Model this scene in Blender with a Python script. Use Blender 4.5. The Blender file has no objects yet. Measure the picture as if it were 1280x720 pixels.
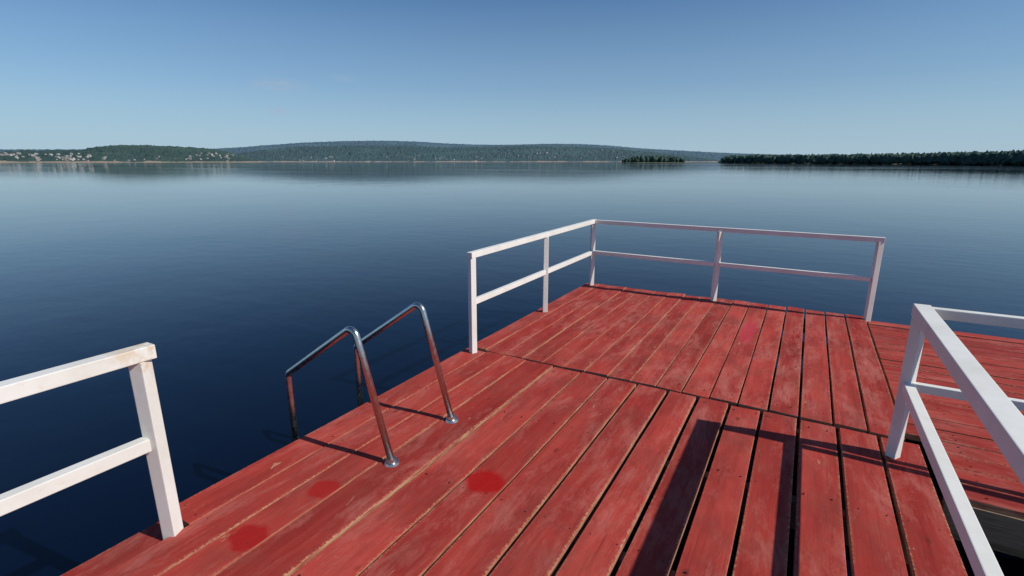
import bpy, bmesh, math, random
from mathutils import Vector, Matrix, noise
random.seed(7)
sc=bpy.context.scene
try:
    sc.view_settings.view_transform='Standard'; sc.view_settings.look='None'; sc.view_settings.exposure=0
except Exception: pass
H=1.7; WZ=-0.55; F=635.0
PITCH=math.radians(13.97); YAW=math.radians(29.9)
cP,sP=math.cos(PITCH),math.sin(PITCH)

# ---------- camera
cam=bpy.data.cameras.new("camera"); co=bpy.data.objects.new("camera",cam); sc.collection.objects.link(co)
cam.sensor_width=36; cam.lens=F/1280*36; cam.clip_start=0.05; cam.clip_end=40000
co.location=(0,0,H); co.rotation_euler=(math.pi/2-PITCH,0,YAW); sc.camera=co

# ---------- surveying helpers (bearing / elevation measured from the viewpoint)
def bearing(px,py=202.0):
    u=(px-640)/F; w=(py-360)/F
    y=cP-w*sP; z=-sP-w*cP
    L=math.hypot(u,y)
    az=math.atan2(u,y)-YAW
    return az, z/L
def polar(az,d): return (math.sin(az)*d, math.cos(az)*d)
def interp(tab,x):
    if x<=tab[0][0]: return tab[0][1]
    for (a,b),(c,d) in zip(tab,tab[1:]):
        if x<=c: return b+(d-b)*(x-a)/(c-a)
    return tab[-1][1]

# ---------- node helpers
def newmat(name):
    m=bpy.data.materials.new(name); m.use_nodes=True
    nt=m.node_tree; b=nt.nodes['Principled BSDF']; return m,nt,b
def noise_n(nt,vec,scale,detail=4,rough=.55,dist=0):
    n=nt.nodes.new('ShaderNodeTexNoise'); n.inputs['Scale'].default_value=scale
    n.inputs['Detail'].default_value=detail; n.inputs['Roughness'].default_value=rough; n.inputs['Distortion'].default_value=dist
    if vec is not None: nt.links.new(vec,n.inputs['Vector'])
    return n.outputs['Fac']
def ramp(nt,fac,stops):
    r=nt.nodes.new('ShaderNodeValToRGB'); e=r.color_ramp.elements
    while len(e)<len(stops): e.new(.5)
    for i,(p,c) in enumerate(stops):
        e[i].position=p; e[i].color=(c,c,c,1) if isinstance(c,(int,float)) else (*c,1)
    nt.links.new(fac,r.inputs[0]); return r.outputs[0]
def mix(nt,fac,a,b,mode='MIX'):
    m=nt.nodes.new('ShaderNodeMix'); m.data_type='RGBA'; m.blend_type=mode
    for s,v in ((0,fac),(6,a),(7,b)):
        if isinstance(v,(int,float)): m.inputs[s].default_value=v
        elif isinstance(v,tuple): m.inputs[s].default_value=(*v,1)
        else: nt.links.new(v,m.inputs[s])
    return m.outputs[2]
def math_n(nt,op,a,b=None,clamp=False):
    m=nt.nodes.new('ShaderNodeMath'); m.operation=op; m.use_clamp=clamp
    for i,v in enumerate((a,b)):
        if v is None: continue
        if isinstance(v,(int,float)): m.inputs[i].default_value=v
        else: nt.links.new(v,m.inputs[i])
    return m.outputs[0]
def vmath(nt,op,a,b):
    m=nt.nodes.new('ShaderNodeVectorMath'); m.operation=op
    for i,v in enumerate((a,b)):
        if isinstance(v,tuple): m.inputs[i].default_value=v
        elif v is not None: nt.links.new(v,m.inputs[i])
    return m.outputs['Value'] if op in('LENGTH','DISTANCE','DOT_PRODUCT') else m.outputs[0]
def bump(nt,b,h,strength,dist):
    n=nt.nodes.new('ShaderNodeBump'); n.inputs['Strength'].default_value=strength; n.inputs['Distance'].default_value=dist
    nt.links.new(h,n.inputs['Height']); nt.links.new(n.outputs[0],b.inputs['Normal'])

# ---------- deck paint
STAINS=[(-1.351,2.042,.125,.12,(.36,.007,.006),.92),(-2.053,1.557,.095,.09,(.34,.009,.008),.75),(-2.073,1.135,.11,.095,(.33,.009,.008),.85),
        (-.369,5.51,.080,.45,(.50,.04,.06),.65)]
def deck_paint(name,along_x=False,faded=0.0,stains=True):
    m,nt,b=newmat(name)
    tc=nt.nodes.new('ShaderNodeTexCoord').outputs['Object']
    rn=nt.nodes.new('ShaderNodeAttribute'); rn.attribute_name='rnd'; rnd=rn.outputs['Fac']
    ed=nt.nodes.new('ShaderNodeAttribute'); ed.attribute_name='edge'; edge=ed.outputs['Fac']
    cx=nt.nodes.new('ShaderNodeCombineXYZ')
    off=math_n(nt,'MULTIPLY',rnd,37.0)
    nt.links.new(off,cx.inputs[2]); nt.links.new(off,cx.inputs[1 if not along_x else 0])
    v=vmath(nt,'ADD',tc,cx.outputs[0])
    def st(k): return vmath(nt,'MULTIPLY',v,(1,k,1) if not along_x else (k,1,1))
    g=st(.035); g2=st(.3); g3=st(.12)
    grain=noise_n(nt,g,95,6,.62,.6)
    streak=noise_n(nt,g,22,4,.6,.3)
    blot=noise_n(nt,g2,5,6,.65)
    fine=noise_n(nt,v,70,4,.7)
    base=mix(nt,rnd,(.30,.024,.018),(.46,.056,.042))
    fd=ramp(nt,streak,[(.38,0.0),(.75,1.0)])
    base=mix(nt,math_n(nt,'MULTIPLY',fd,.28+faded),base,(.52,.130,.100))
    bl=ramp(nt,blot,[(.36,1.0),(.58,0.0)])
    base=mix(nt,math_n(nt,'MULTIPLY',bl,.58),base,(.19,.018,.015))
    # chalky, foot-worn haze in uneven patches
    scf=noise_n(nt,g2,6,10,.80,.3)
    base=mix(nt,math_n(nt,'MULTIPLY',ramp(nt,scf,[(.49,0.0),(.64,1.0)]),.52+faded*.6),base,(.50,.170,.135))
    # fine dark grain checks
    gr=ramp(nt,grain,[(.30,1.0),(.43,0.0)])
    base=mix(nt,math_n(nt,'MULTIPLY',gr,.55),base,(.13,.016,.013))
    # knots
    k=nt.nodes.new('ShaderNodeTexVoronoi'); k.inputs['Scale'].default_value=4.2
    nt.links.new(vmath(nt,'MULTIPLY',v,(1,.5,1) if not along_x else (.5,1,1)),k.inputs['Vector'])
    kd=ramp(nt,k.outputs['Distance'],[(.035,1.0),(.085,0.0)])
    base=mix(nt,math_n(nt,'MULTIPLY',kd,.8),base,(.14,.022,.013))
    # worn through to bare wood
    w1=noise_n(nt,g2,9,8,.72,.4)
    wear=ramp(nt,w1,[(.655,0.0),(.685,1.0)])
    chip=math_n(nt,'MULTIPLY',ramp(nt,fine,[(.46,0.0),(.62,1.0)]),edge)
    chip=math_n(nt,'MULTIPLY',chip,math_n(nt,'MULTIPLY',ramp(nt,noise_n(nt,g3,6,4,.6),[(.38,0.0),(.58,1.0)]),.85))
    wearf=math_n(nt,'MAXIMUM',math_n(nt,'MULTIPLY',wear,.8),chip)
    base=mix(nt,wearf,base,(.50,.29,.17))
    dirt=noise_n(nt,tc,2.1,9,.72)
    base=mix(nt,math_n(nt,'MULTIPLY',ramp(nt,dirt,[(.46,0.0),(.68,1.0)]),.40),base,(.20,.062,.045))
    # grit and specks
    sp=noise_n(nt,tc,130,3,.7)
    base=mix(nt,ramp(nt,sp,[(.68,0.0),(.74,.6)]),base,(.46,.30,.22))
    rough=math_n(nt,'MULTIPLY_ADD',blot,.25); rough.node.inputs[2].default_value=.66
    if stains:
        wob=nt.nodes.new('ShaderNodeTexNoise'); wob.inputs['Scale'].default_value=14; wob.inputs['Detail'].default_value=5
        nt.links.new(tc,wob.inputs['Vector'])
        wv=vmath(nt,'MULTIPLY',vmath(nt,'SUBTRACT',wob.outputs['Color'],(.5,.5,.5)),(.07,.07,0))
        p=vmath(nt,'MULTIPLY',vmath(nt,'ADD',tc,wv),(1,1,0))
        for (x,y,rx,ry,c,a) in STAINS:
            d=vmath(nt,'MULTIPLY',vmath(nt,'SUBTRACT',p,(x,y,0)),(1/rx,1/ry,0))
            L=vmath(nt,'LENGTH',d,None)
            mk=ramp(nt,L,[(.72,1.0),(1.0,0.0)])
            base=mix(nt,math_n(nt,'MULTIPLY',mk,a),base,c)
            rough=math_n(nt,'SUBTRACT',rough,math_n(nt,'MULTIPLY',mk,.2))
    nt.links.new(base,b.inputs['Base Color']); nt.links.new(rough,b.inputs['Roughness'])
    b.inputs['Specular IOR Level'].default_value=.10
    hh=math_n(nt,'ADD',grain,math_n(nt,'MULTIPLY',wearf,-.6))
    bump(nt,b,hh,.4,.0028)
    return m
M_red=deck_paint("red_deck_paint",faded=.0)
M_red_far=deck_paint("red_deck_paint_faded",faded=.18)
M_red_x=deck_paint("red_deck_paint_side",along_x=True,faded=.06,stains=False)
def wood(name,c1,c2):
    m,nt,b=newmat(name); tc=nt.nodes.new('ShaderNodeTexCoord').outputs['Object']
    n=noise_n(nt,vmath(nt,'MULTIPLY',tc,(1.2,1.2,30)),6,5,.6)
    nt.links.new(mix(nt,ramp(nt,n,[(.40,0.0),(.62,1.0)]),c1,c2),b.inputs['Base Color']); b.inputs['Roughness'].default_value=.85
    return m
M_wood=wood("bare_plank_edge",(.46,.28,.16),(.26,.05,.03))
M_beam=wood("weathered_beam",(.20,.13,.08),(.32,.22,.14))
def white(name,stain):
    m,nt,b=newmat(name); tc=nt.nodes.new('ShaderNodeTexCoord').outputs['Object']
    n=noise_n(nt,tc,3.0,7,.7); n2=noise_n(nt,tc,40,4,.7)
    c=mix(nt,ramp(nt,n,[(.4,0.0),(.7,1.0)]),(.78,.765,.72),(.68,.655,.59))
    s=noise_n(nt,tc,7.0,8,.75)
    f=math_n(nt,'MULTIPLY',ramp(nt,s,[(.60,0.0),(.74,1.0)]),.5)
    if stain:   # rust bleeding around the open end of the top rail
        d=vmath(nt,'LENGTH',vmath(nt,'SUBTRACT',tc,(-2.41,1.03,.93)),None)
        near=ramp(nt,d,[(.02,1.0),(.30,0.0)])
        f=math_n(nt,'MAXIMUM',f,math_n(nt,'MULTIPLY',near,ramp(nt,s,[(.44,0.0),(.56,.85)])))
    c=mix(nt,f,c,(.60,.44,.25))
    c=mix(nt,ramp(nt,n2,[(.71,0.0),(.76,.6)]),c,(.30,.2,.13))
    nt.links.new(c,b.inputs['Base Color']); b.inputs['Roughness'].default_value=.5
    bump(nt,b,noise_n(nt,tc,25,5,.7),.2,.002)
    return m
M_white=white("white_rail_paint",0); M_white2=white("white_rail_paint_rusty",1)
M_steel,nt,b=newmat("brushed_steel"); b.inputs['Base Color'].default_value=(.58,.56,.53,1); b.inputs['Metallic'].default_value=1
tc=nt.nodes.new('ShaderNodeTexCoord').outputs['Object']
nt.links.new(ramp(nt,noise_n(nt,tc,30,4),[(.3,.20),(.7,.38)]),b.inputs['Roughness'])
M_screw,nt,b=newmat("rusty_screw"); b.inputs['Base Color'].default_value=(.10,.035,.025,1); b.inputs['Metallic'].default_value=.3; b.inputs['Roughness'].default_value=.6
M_pile,nt,b=newmat("pile_steel"); b.inputs['Base Color'].default_value=(.06,.04,.03,1); b.inputs['Roughness'].default_value=.7

def empty(name):
    e=bpy.data.objects.new(name,None); sc.collection.objects.link(e); e.empty_display_size=.2; return e
def obj_from_bm(bm,name,mats,parent=None,smooth=False):
    me=bpy.data.meshes.new(name); bm.to_mesh(me); bm.free()
    for m in mats: me.materials.append(m)
    if smooth:
        for p in me.polygons: p.use_smooth=True
    o=bpy.data.objects.new(name,me); sc.collection.objects.link(o)
    if parent: o.parent=parent
    return o

# ---------- planks
def new_plank_bm():
    bm=bmesh.new(); e=bm.verts.layers.float.new('edge'); r=bm.verts.layers.float.new('rnd'); return bm
def add_plank(bm,c0,c1,l0,l1,zt=0,th=.04,along_x=False,rnd=None):
    e=bm.verts.layers.float['edge']; r=bm.verts.layers.float['rnd']
    rnd=random.random() if rnd is None else rnd
    ch=.003; n=max(2,int((l1-l0)/.3)); tilt=random.uniform(-.003,.003); sd=random.uniform(0,100)
    prof=[(0,-th,1,0),(0,-ch,1,0),(ch,0,1,0),(.014,0,0,0),(-.014,0,0,1),(-ch,0,1,1),(0,-ch,1,1),(0,-th,1,1)]
    rings=[]
    for i in range(n+1):
        l=l0+(l1-l0)*i/n; bow=noise.noise(Vector((l*.5,sd,0)))*.005
        jl=noise.noise(Vector((l*1.1,sd,5)))*.005; jr=noise.noise(Vector((l*1.1,sd,9)))*.005
        ring=[]
        for (o,z,eg,side) in prof:
            c=(c1+jr if side else c0+jl)+o
            zz=zt+z+bow+tilt*(1 if side else -1)
            v=bm.verts.new((l,c,zz) if along_x else (c,l,zz)); v[e]=eg; v[r]=rnd; ring.append(v)
        rings.append(ring)
    mi=[1,0,0,0,0,0,1,1]
    for a,bb in zip(rings,rings[1:]):
        for k in range(8):
            f=bm.faces.new((a[k],a[(k+1)%8],bb[(k+1)%8],bb[k])); f.material_index=mi[k]
    f=bm.faces.new(rings[0]); f.material_index=1
    f=bm.faces.new(rings[-1][::-1]); f.material_index=1
def add_screw(bm,x,y,z,r=.0042):
    vs=[bm.verts.new((x+math.cos(i*math.pi/4)*r,y+math.sin(i*math.pi/4)*r,z+.003)) for i in range(8)]
    vb=[bm.verts.new((v.co.x,v.co.y,z-.006)) for v in vs]
    bm.faces.new(vs)
    for i in range(8): bm.faces.new((vs[i],vb[i],vb[(i+1)%8],vs[(i+1)%8]))

pier=empty("wooden_pier")
scr=bmesh.new()
bm=new_plank_bm()
lines=[.79,.57,.35,.125,-.10,-.31,-.53,-.75,-.99,-1.23,-1.46,-1.72,-1.985,-2.19,-2.40,-2.61]
near_j=[-1.2,-.5,.3,1.12,1.95,2.8,3.62]
for i,(r,l) in enumerate(zip(lines,lines[1:])):
    g=.012 if r>-.9 else (.008 if r>-1.5 else .005)
    g+=random.uniform(-.002,.003)
    y1=3.70+random.uniform(-.014,.008)
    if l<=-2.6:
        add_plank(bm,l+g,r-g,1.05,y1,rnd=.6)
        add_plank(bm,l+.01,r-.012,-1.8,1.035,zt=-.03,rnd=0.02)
    elif i in(3,8):
        cut=random.uniform(.2,.4); add_plank(bm,l+g,r-g,-1.8,cut-.006); add_plank(bm,l+g,r-g,cut+.006,y1)
    else: add_plank(bm,l+g,r-g,-1.8,y1,zt=random.uniform(-.004,.004))
    for j in near_j:
        for s in(.22,.78):
            add_screw(scr,l+(r-l)*s+random.uniform(-.015,.015),j+random.uniform(-.018,.018),-.031 if (l<=-2.6 and j<1.05) else 0)
bmesh.ops.recalc_face_normals(bm,faces=bm.faces)
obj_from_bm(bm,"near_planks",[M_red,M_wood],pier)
bm=new_plank_bm()
n=17; x0=-2.62; x1=.72; w=(x1-x0)/n
far_j=[3.85,4.7,5.6,6.5]
for i in range(n):
    g=random.uniform(.0015,.004) if i<9 else random.uniform(.004,.010)
    add_plank(bm,x0+i*w+g,x0+(i+1)*w-g,3.725+random.uniform(-.006,.01),6.74+random.uniform(-.02,.02),zt=.004+random.uniform(-.002,.002))
    for j in far_j:
        for s in(.25,.75): add_screw(scr,x0+w*(i+s)+random.uniform(-.01,.01),j+random.uniform(-.012,.012),.004)
bmesh.ops.recalc_face_normals(bm,faces=bm.faces)
obj_from_bm(bm,"far_planks",[M_red_far,M_wood],pier)
bm=new_plank_bm()
y=3.21; i=0
while y<6.6:
    ww=.165; xs=.83 if y<3.72 else .74
    g=random.uniform(.003,.007)
    if i%3==1:
        add_plank(bm,y+g,y+ww-g,xs,3.1,zt=-.018,along_x=True); add_plank(bm,y+g,y+ww-g,3.11,7.2,zt=-.018,along_x=True)
    else: add_plank(bm,y+g,y+ww-g,xs,7.2+random.uniform(-.03,.03),zt=-.018+random.uniform(-.002,.002),along_x=True)
    for j in(1.0,1.9,2.8,3.7):
        for s in(.3,.7): add_screw(scr,j+random.uniform(-.01,.01),y+ww*s,-.018)
    y+=ww; i+=1
bmesh.ops.recalc_face_normals(bm,faces=bm.faces)
obj_from_bm(bm,"side_planks",[M_red_x,M_wood],pier)
obj_from_bm(scr,"screws",[M_screw],pier)

def add_box(bm,c,s,rot=None,bev=0):
    g=bmesh.ops.create_cube(bm,size=1)
    vs=g['verts']
    for v in vs:
        v.co=Vector((v.co.x*s[0],v.co.y*s[1],v.co.z*s[2]))
    if bev:
        es=list({e for v in vs for e in v.link_edges})
        r=bmesh.ops.bevel(bm,geom=es,offset=bev,segments=2,affect='EDGES',profile=.6)
        vs=list({v for f in r['faces'] for v in f.verts}|{v for v in vs if v.is_valid})
    M=Matrix.Translation(c)@(rot.to_4x4() if rot else Matrix.Identity(4))
    for v in vs: v.co=M@v.co
def tube_between(bm,p,q,w,h,bev=.004):
    p=Vector(p); q=Vector(q); d=q-p; L=d.length
    if abs(d.z)>.9*L: rot=d.to_track_quat('Z','Y').to_matrix(); add_box(bm,(p+q)/2,(w,h,L),rot,bev)
    else:
        rot=d.to_track_quat('Y','Z').to_matrix(); add_box(bm,(p+q)/2,(w,L,h),rot,bev)

# joists, fascia, piles
bm=bmesh.new()
for j in near_j: add_box(bm,(-.91,j,-.13),(3.36,.06,.16))
for j in far_j: add_box(bm,(-.95,j,-.13),(3.28,.06,.16))
for x in(1.0,1.9,2.8,3.7,4.6,5.5,6.4): add_box(bm,(x,4.93,-.15),(.06,3.3,.16))
for x in(-2.3,-.9,.5): add_box(bm,(x,2.4,-.29),(.12,8.2,.155))
for y in(3.45,6.3): add_box(bm,(4.0,y,-.31),(6.6,.12,.155))
add_box(bm,(3.98,3.222,-.145),(6.3,.045,.17)) 
obj_from_bm(bm,"joists",[M_beam],pier)
def cyl(bm,x,y,z0,z1,r,seg=20):
    bmesh.ops.create_cone(bm,cap_ends=True,segments=seg,radius1=r,radius2=r,depth=z1-z0,matrix=Matrix.Translation((x,y,(z0+z1)/2)))
bm=bmesh.new()
for x in(-2.3,.5):
    for y in(-1.2,1.5,3.6,6.3): cyl(bm,x,y,-3,-.21,.08)
for x in(2.2,4.4,6.6):
    for y in(3.45,6.3): cyl(bm,x,y,-3,-.23,.08)
obj_from_bm(bm,"piles",[M_pile],pier,True)

# ---------- railings
def railing(name,mat,posts,rails,w=.05):
    bm=bmesh.new()
    for (x,y,zt) in posts:
        tube_between(bm,(x,y,-.09),(x+random.uniform(-.006,.006),y+random.uniform(-.006,.006),zt),w,w)
    for (p,q,ww,hh) in rails: tube_between(bm,p,q,ww,hh)
    bmesh.ops.recalc_face_normals(bm,faces=bm.faces)
    e=empty(name)
    obj_from_bm(bm,"frame",[mat],e)
    return e
T=.93
railing("metal_railing",M_white,
  [(-2.5,3.63,T-.052),(-2.5,5.12,T-.052),(-2.51,6.62,T-.052),(-.88,6.62,T-.055),(.73,6.64,T-.06)],
  [((-2.5,3.60,T-.025),(-2.51,6.648,T-.025),.056,.052),((-2.48,6.62,T-.029),(.765,6.64,T-.040),.052,.052),
   ((-2.5,3.658,.475),(-2.505,5.092,.475),.044,.05),((-2.505,5.148,.475),(-2.51,6.592,.475),.044,.05),
   ((-2.482,6.62,.475),(-.908,6.622,.466),.044,.05),((-.852,6.622,.466),(.702,6.638,.455),.044,.05)],.055)
railing("metal_railing",M_white2,
  [(-2.41,.98,T-.062),(-2.43,-.7,T-.062)],
  [((-2.41,1.03,T-.03),(-2.43,-1.6,T-.03),.066,.062),((-2.41,.948,.485),(-2.43,-.668,.485),.052,.060)],.062)
railing("metal_railing",M_white,
  [(.62,3.46,T-.062),(.63,1.38,T-.062),(.63,-.4,T-.062),(2.3,3.46,T-.052),(4.2,3.46,T-.052)],
  [((.62,3.49,T-.033),(.64,-1.5,T-.033),.078,.070),((.62,3.431,.455),(.63,1.409,.455),.05,.06),((.63,1.351,.455),(.63,-.371,.455),.05,.06),
   ((.661,3.46,T-.032),(4.4,3.46,T-.032),.05,.055),((.649,3.46,.455),(2.27,3.46,.455),.04,.05),((2.33,3.46,.455),(4.17,3.46,.455),.04,.05)],.056)

# ---------- swim ladder
def rounded_path(pts,radii,seg=10):
    out=[Vector(pts[0])]
    for i in range(1,len(pts)-1):
        a,b,c=Vector(pts[i-1]),Vector(pts[i]),Vector(pts[i+1]); r=radii[i]
        d1=(a-b).normalized(); d2=(c-b).normalized(); ang=d1.angle(d2); t=r/math.tan(ang/2)
        s=b+d1*t; e=b+d2*t; cen=b+(d1+d2).normalized()*(r/math.sin(ang/2))
        v1=s-cen; v2=e-cen; tot=v1.angle(v2); ax=v1.cross(v2).normalized()
        for k in range(seg+1): out.append(cen+Matrix.Rotation(tot*k/seg,3,ax)@v1)
    out.append(Vector(pts[-1])); return out
def sweep(bm,path,r,seg=18):
    rings=[]
    for i,p in enumerate(path):
        t=((path[min(i+1,len(path)-1)]-p).normalized()+(p-path[max(i-1,0)]).normalized()).normalized()
        u=Vector((0,1,0)); u=(u-t*u.dot(t)).normalized(); v=t.cross(u)
        rings.append([bm.verts.new(p+(u*math.cos(k*2*math.pi/seg)+v*math.sin(k*2*math.pi/seg))*r) for k in range(seg)])
    for a,b in zip(rings,rings[1:]):
        for k in range(seg): bm.faces.new((a[k],a[(k+1)%seg],b[(k+1)%seg],b[k]))
    bm.faces.new(rings[0]); bm.faces.new(rings[-1][::-1])
lad=empty("swim_ladder")
bm=bmesh.new()
for a in(1.92,2.50):
    sweep(bm,rounded_path([(-1.905,a,.0),(-2.135,a,.80),(-2.77,a,.375),(-2.77,a,-1.6)],[0,.045,.05,0]),.0205)
bmesh.ops.recalc_face_normals(bm,faces=bm.faces)
obj_from_bm(bm,"handrails",[M_steel],lad,True)
bm=bmesh.new()
for a in(1.92,2.50):
    bmesh.ops.create_cone(bm,cap_ends=True,segments=28,radius1=.046,radius2=.040,depth=.014,matrix=Matrix.Translation((-1.907,a,.010)))
    bmesh.ops.create_cone(bm,cap_ends=True,segments=28,radius1=.030,radius2=.026,depth=.02,matrix=Matrix.Translation((-1.910,a,.026)))
o=obj_from_bm(bm,"flanges",[M_steel],lad)
bm=bmesh.new()
for z in(-.30,-.58,-.86,-1.14): add_box(bm,(-2.77,2.21,z),(.07,.54,.022),None,.004)
obj_from_bm(bm,"treads",[M_steel],lad)

# ---------- water
M,nt,b=newmat("lake_water")
tc=nt.nodes.new('ShaderNodeTexCoord').outputs['Object']
b.inputs['Base Color'].default_value=(.0010,.0038,.0150,1); b.inputs['IOR'].default_value=1.333
patch=noise_n(nt,vmath(nt,'MULTIPLY',tc,(.010,.03,1)),1,5,.6)
nt.links.new(ramp(nt,patch,[(.35,.02),(.65,.08)]),b.inputs['Roughness'])
h=math_n(nt,'ADD',noise_n(nt,vmath(nt,'MULTIPLY',tc,(1,1.6,1)),1.5,3,.5),math_n(nt,'MULTIPLY',noise_n(nt,tc,.25,2,.5),2.5))
bump(nt,b,h,.13,.03)
bm=bmesh.new(); bmesh.ops.create_circle(bm,cap_ends=True,segments=96,radius=14000,matrix=Matrix.Translation((0,0,WZ)))
obj_from_bm(bm,"water",[M])

# ---------- hills
def hill_mat(name,c1,c2,tan,tanh,sc_=.03,tanamt=.8):  # aerial haze is painted in: callers pass forest colours already shifted towards blue
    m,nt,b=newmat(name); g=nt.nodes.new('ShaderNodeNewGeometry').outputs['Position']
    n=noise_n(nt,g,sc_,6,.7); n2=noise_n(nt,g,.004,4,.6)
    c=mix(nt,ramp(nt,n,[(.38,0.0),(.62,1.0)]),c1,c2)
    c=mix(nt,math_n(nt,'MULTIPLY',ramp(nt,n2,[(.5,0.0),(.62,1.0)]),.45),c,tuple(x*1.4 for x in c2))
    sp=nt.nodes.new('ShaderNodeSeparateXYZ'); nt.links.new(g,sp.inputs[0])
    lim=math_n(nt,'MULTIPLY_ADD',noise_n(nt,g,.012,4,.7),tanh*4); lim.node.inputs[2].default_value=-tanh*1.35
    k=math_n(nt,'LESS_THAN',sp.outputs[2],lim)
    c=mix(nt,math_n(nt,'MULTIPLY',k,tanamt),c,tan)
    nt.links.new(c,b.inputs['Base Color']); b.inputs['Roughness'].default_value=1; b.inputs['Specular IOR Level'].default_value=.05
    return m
def hill(name,tops,shore,depth,mat,rough,px0,px1,step=1.0,rows=22,wav=60):
    bm=bmesh.new(); grid=[]
    n=int((px1-px0)/step)
    for i in range(n+1):
        px=px0+(px1-px0)*i/n
        az,_=bearing(px); _,te=bearing(px,interp(tops,px))
        D=interp(shore,px)+noise.noise(Vector((px*.02,3.1,0)))*wav
        dep=depth
        zr=max(H+te*(D+dep),WZ+.5)
        col=[]
        for j in range(rows+4):
            t=j/rows
            if j<=rows: s=min(1,(1-(1-t)**1.7)); z=WZ-1+(zr-WZ+1)*s
            else: z=zr-(t-1)*(zr-WZ)*2.0
            d=D+dep*t
            x,y=polar(az,d)
            amp=rough*min(1,t*5)
            z+=amp*(noise.noise(Vector((x*.045,y*.045,0)))+.7*noise.noise(Vector((x*.13,y*.13,4))))
            col.append(bm.verts.new((x,y,z if j>0 else WZ-2)))
        grid.append(col)
    for a,bb in zip(grid,grid[1:]):
        for j in range(len(a)-1): bm.faces.new((a[j],bb[j],bb[j+1],a[j+1]))
    bmesh.ops.recalc_face_normals(bm,faces=bm.faces)
    return obj_from_bm(bm,name,[mat],None,False)
far_top=[(-400,187),(150,187),(270,186),(300,184.5),(330,182),(380,178.5),(430,176.5),(480,176),(520,177),(560,179.5),(600,181),(640,181),(680,180),(720,180),(760,182),(800,185.5),(850,188.5),(900,191),(940,192.5),(1000,194),(1700,196)]
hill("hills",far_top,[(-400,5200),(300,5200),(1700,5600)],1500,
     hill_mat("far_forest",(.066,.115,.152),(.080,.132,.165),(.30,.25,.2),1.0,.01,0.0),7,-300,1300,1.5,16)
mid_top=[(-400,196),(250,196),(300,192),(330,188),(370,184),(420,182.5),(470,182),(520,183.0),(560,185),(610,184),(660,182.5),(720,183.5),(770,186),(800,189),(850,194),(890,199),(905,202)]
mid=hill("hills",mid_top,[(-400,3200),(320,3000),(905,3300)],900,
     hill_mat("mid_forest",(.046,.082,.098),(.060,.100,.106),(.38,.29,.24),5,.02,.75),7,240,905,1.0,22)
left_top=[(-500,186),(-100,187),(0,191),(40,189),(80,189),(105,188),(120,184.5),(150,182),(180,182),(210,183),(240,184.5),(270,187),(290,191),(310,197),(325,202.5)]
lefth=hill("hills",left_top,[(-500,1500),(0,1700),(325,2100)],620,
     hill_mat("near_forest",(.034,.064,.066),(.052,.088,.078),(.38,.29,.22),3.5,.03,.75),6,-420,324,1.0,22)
right_top=[(898,201.5),(915,197),(950,196),(1000,195.5),(1100,194.5),(1200,193),(1280,191),(1400,188),(1700,184)]
right_sh=[(898,900),(950,760),(1000,680),(1100,560),(1200,480),(1280,420),(1500,360),(1700,330)]
hill("hills",right_top,right_sh,160,
     hill_mat("shore_grass",(.040,.074,.054),(.068,.104,.066),(.2,.19,.13),.8,.1,.5),1.2,898,1680,2.0,12,wav=12)

# ---------- foliage masses
M_fol,nt,b=newmat("foliage")
at=nt.nodes.new('ShaderNodeAttribute'); at.attribute_name='rnd'
g=nt.nodes.new('ShaderNodeNewGeometry').outputs['Position']
c=mix(nt,at.outputs['Fac'],(.050,.090,.078),(.080,.122,.090))  # leaf greens lightened and blued to paint in distance haze
c=mix(nt,ramp(nt,noise_n(nt,g,1.2,5,.7),[(.35,.5),(.6,0.0)]),c,(.038,.068,.064))
nt.links.new(c,b.inputs['Base Color']); b.inputs['Roughness'].default_value=.9; b.inputs['Specular IOR Level'].default_value=.1
ico=bmesh.new(); bmesh.ops.create_icosphere(ico,subdivisions=2,radius=1); 
IV=[v.co.copy() for v in ico.verts]; IF=[[v.index for v in f.verts] for f in ico.faces]; ico.free()
class Mass:
    def __init__(s): s.v=[];s.f=[];s.r=[]
    def blob(s,c,rx,rz,rnd):
        o=len(s.v); sd=random.uniform(0,99)
        for p in IV:
            k=1+.38*noise.noise(p*1.9+Vector((sd,0,0)))+random.uniform(-.13,.13)
            s.v.append((c[0]+p.x*rx*k,c[1]+p.y*rx*k,c[2]+p.z*rz*k)); s.r.append(rnd)
        s.f+= [[o+i for i in f] for f in IF]
    def tree(s,x,y,z,h):
        rnd=random.random(); w=h*random.uniform(.24,.38)
        if random.random()<.15: # conifer-like: stacked tapering clumps
            for k in range(4): s.blob((x,y,z+h*(.25+.2*k)),w*(.8-.19*k),h*.17,rnd*.5)
        else:
            s.blob((x,y,z+h*.45),w,h*.42,rnd)
            for k in range(2):
                a=random.uniform(0,6.28); s.blob((x+math.cos(a)*w*.6,y+math.sin(a)*w*.6,z+h*random.uniform(.45,.75)),w*.62,h*.24,min(1,max(0,rnd+random.uniform(-.3,.3))))
    def make(s,name):
        me=bpy.data.meshes.new(name); me.from_pydata(s.v,[],s.f); me.materials.append(M_fol)
        a=me.attributes.new('rnd','FLOAT','POINT'); a.data.foreach_set('value',s.r)
        o=bpy.data.objects.new(name,me); sc.collection.objects.link(o); return o
ms=Mass()
tree_top=[(898,199),(910,194),(950,192.5),(1000,192.5),(1050,192),(1100,191.5),(1150,190.5),(1200,189.5),(1240,188.5),(1280,187.5),(1400,185),(1700,181)]
for i in range(1900):
    px=random.uniform(903,1600); D=interp(right_sh,px)+3+random.random()**1.5*110
    az,te=bearing(px,interp(tree_top,px)); x,y=polar(az,D)
    h=(H+te*D-WZ)*random.uniform(.80,1.02)
    ms.tree(x,y,WZ+.2,max(2.5,h))
ms.make("distant_trees")
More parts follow.
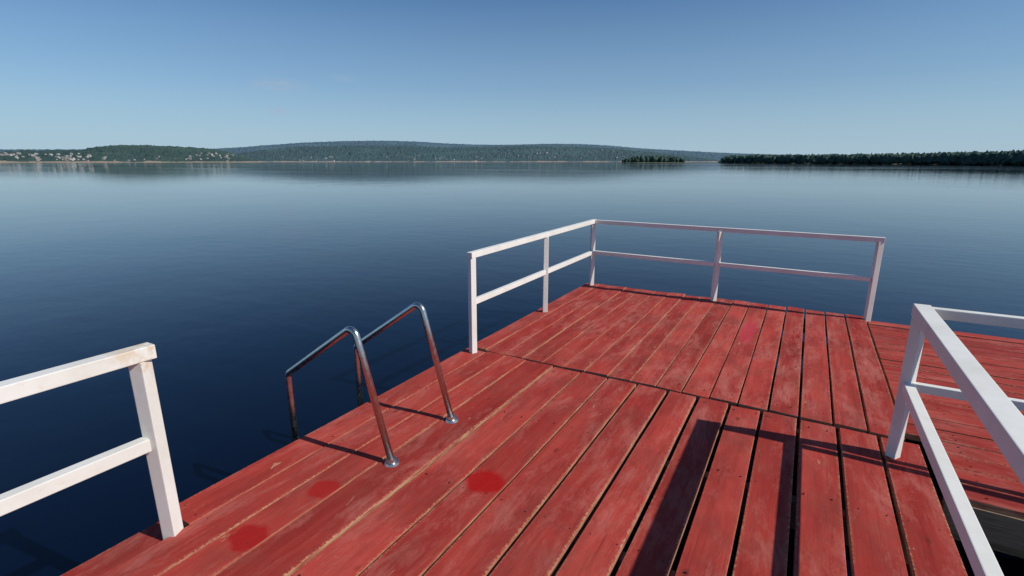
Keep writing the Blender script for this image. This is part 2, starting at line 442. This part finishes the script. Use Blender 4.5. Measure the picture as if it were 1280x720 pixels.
# small wooded island
ms=Mass()
for i in range(90):
    px=random.uniform(778,856); D=1050+random.uniform(0,60)
    e=1-abs((px-818)/42)**2.5
    az,te=bearing(px,192.5); x,y=polar(az,D); h=(H+te*D-WZ)*(.35+.6*e)*random.uniform(.75,1.05)
    ms.tree(x,y,WZ+.2,max(3,h))
isl=ms.make("wooded_island")
bm=bmesh.new(); 
az,_=bearing(818); cx_,cy_=polar(az,1082)
bmesh.ops.create_icosphere(bm,subdivisions=3,radius=1)
rotm=Matrix.Rotation(-az,4,'Z')
for v in bm.verts:
    p=Vector((v.co.x*72,v.co.y*45,v.co.z*1.6)); p=rotm@p; v.co=p+Vector((cx_,cy_,WZ-.1))
o=obj_from_bm(bm,"island_bank",[bpy.data.materials["shore_grass"]],isl)

# ---------- distant village
M_h1,nt,b=newmat("house_wall"); at=nt.nodes.new('ShaderNodeAttribute'); at.attribute_name='hr'
nt.links.new(ramp(nt,at.outputs['Fac'],[(0,(.50,.50,.49)),(.4,(.28,.26,.23)),(.7,(.54,.52,.50)),(1,(.24,.2,.18))]),b.inputs['Base Color'])
M_h2,nt,b=newmat("house_roof"); at=nt.nodes.new('ShaderNodeAttribute'); at.attribute_name='hr'
nt.links.new(ramp(nt,at.outputs['Fac'],[(0,(.18,.10,.08)),(.5,(.13,.14,.15)),(1,(.20,.12,.10))]),b.inputs['Base Color'])
dg=bpy.context.evaluated_depsgraph_get(); dg.update()
from mathutils.bvhtree import BVHTree
trees=[BVHTree.FromObject(o,dg) for o in (lefth,mid)]
bm=bmesh.new(); hr=bm.verts.layers.float.new('hr')
def house(x,y,z,s,ang):
    w,d,h=s*random.uniform(.9,1.5),s*random.uniform(.7,1.0),s*random.uniform(.5,.8); r=h*.6; q=random.random()
    pts=[(-w,-d,-3),(w,-d,-3),(w,d,-3),(-w,d,-3),(-w,-d,h),(w,-d,h),(w,d,h),(-w,d,h),(-w,0,h+r),(w,0,h+r)]
    R=Matrix.Rotation(ang,3,'Z'); vs=[]
    for p in pts:
        v=bm.verts.new(R@Vector(p)*1.0+Vector((x,y,z))); v[hr]=q; vs.append(v)
    for f,m in (((0,1,5,4),0),((1,2,6,5),0),((2,3,7,6),0),((3,0,4,7),0),((4,5,9,8),1),((6,7,8,9),1),((5,6,9),0),((7,4,8),0)):
        bm.faces.new([vs[k] for k in f]).material_index=m
def scatter(n,pxr,pyr,ti,s):
    for _ in range(n):
        px=random.uniform(*pxr); py=random.uniform(*pyr)
        az,te=bearing(px,py); L=Vector((math.sin(az),math.cos(az),te)).normalized()
        hit=trees[ti].ray_cast(Vector((0,0,H)),L)
        if hit[0] is None: continue
        p=hit[0]; house(p.x,p.y,p.z+.8,s*random.uniform(.5,1.2),random.uniform(0,3.14))
scatter(75,(-60,112),(192,202),0,3.5); scatter(12,(112,240),(196,202),0,2.8); scatter(26,(235,292),(191,201.5),0,3.4)
scatter(46,(630,790),(187,199),1,4.2); scatter(24,(330,630),(196,201.5),1,3.8)
bmesh.ops.recalc_face_normals(bm,faces=bm.faces)
obj_from_bm(bm,"distant_village",[M_h1,M_h2])

# ---------- light
sd=Vector((1.0,.13,0)).normalized(); EL=math.radians(41.2)
tosun=Vector((sd.x*math.cos(EL),sd.y*math.cos(EL),math.sin(EL)))
L=bpy.data.lights.new("sun",'SUN'); L.energy=4.2; L.angle=math.radians(.5); L.color=(1,.95,.86)
lo=bpy.data.objects.new("sun",L); sc.collection.objects.link(lo); lo.rotation_euler=tosun.to_track_quat('Z','Y').to_euler(); lo.location=(20,5,30)
W=bpy.data.worlds.new("World"); sc.world=W; W.use_nodes=True; nt=W.node_tree
bg=nt.nodes['Background']; sky=nt.nodes.new('ShaderNodeTexSky'); sky.sky_type='NISHITA'; sky.sun_disc=False
sky.sun_elevation=EL; sky.sun_rotation=math.atan2(sd.x,sd.y); sky.altitude=100; sky.air_density=1.0; sky.dust_density=.3; sky.ozone_density=2.0
col=sky.outputs[0]
col=mix(nt,1.0,col,(.56,.85,1.10),'MULTIPLY')
tcw=nt.nodes.new('ShaderNodeTexCoord').outputs['Generated']
# lower-atmosphere haze
spz=nt.nodes.new('ShaderNodeSeparateXYZ'); nt.links.new(tcw,spz.inputs[0])
hz=ramp(nt,spz.outputs[2],[(0.0,.90),(.05,.68),(.13,.34),(.30,0.0)])
col=mix(nt,hz,col,(5.0,6.8,8.4))
nz=noise_n(nt,vmath(nt,'MULTIPLY',tcw,(40,40,160)),1,6,.65)
for (px,py,rw,rh,a) in ((350,106,.055,.013,.7),(347,139,.024,.010,.6),(430,98,.03,.008,.3)):
    az,te=bearing(px,py); c=Vector((math.sin(az),math.cos(az),te)).normalized()
    d=vmath(nt,'MULTIPLY',vmath(nt,'SUBTRACT',tcw,tuple(c)),(1/rw,1/rw,1/rh))
    mk=ramp(nt,vmath(nt,'LENGTH',d,None),[(.1,1.0),(1.0,0.0)])
    mk=math_n(nt,'MULTIPLY',mk,ramp(nt,nz,[(.34,0.0),(.58,1.0)]))
    col=mix(nt,math_n(nt,'MULTIPLY',mk,a),col,(4.6,5.5,7.2))
nt.links.new(col,bg.inputs['Color']); bg.inputs['Strength'].default_value=.08
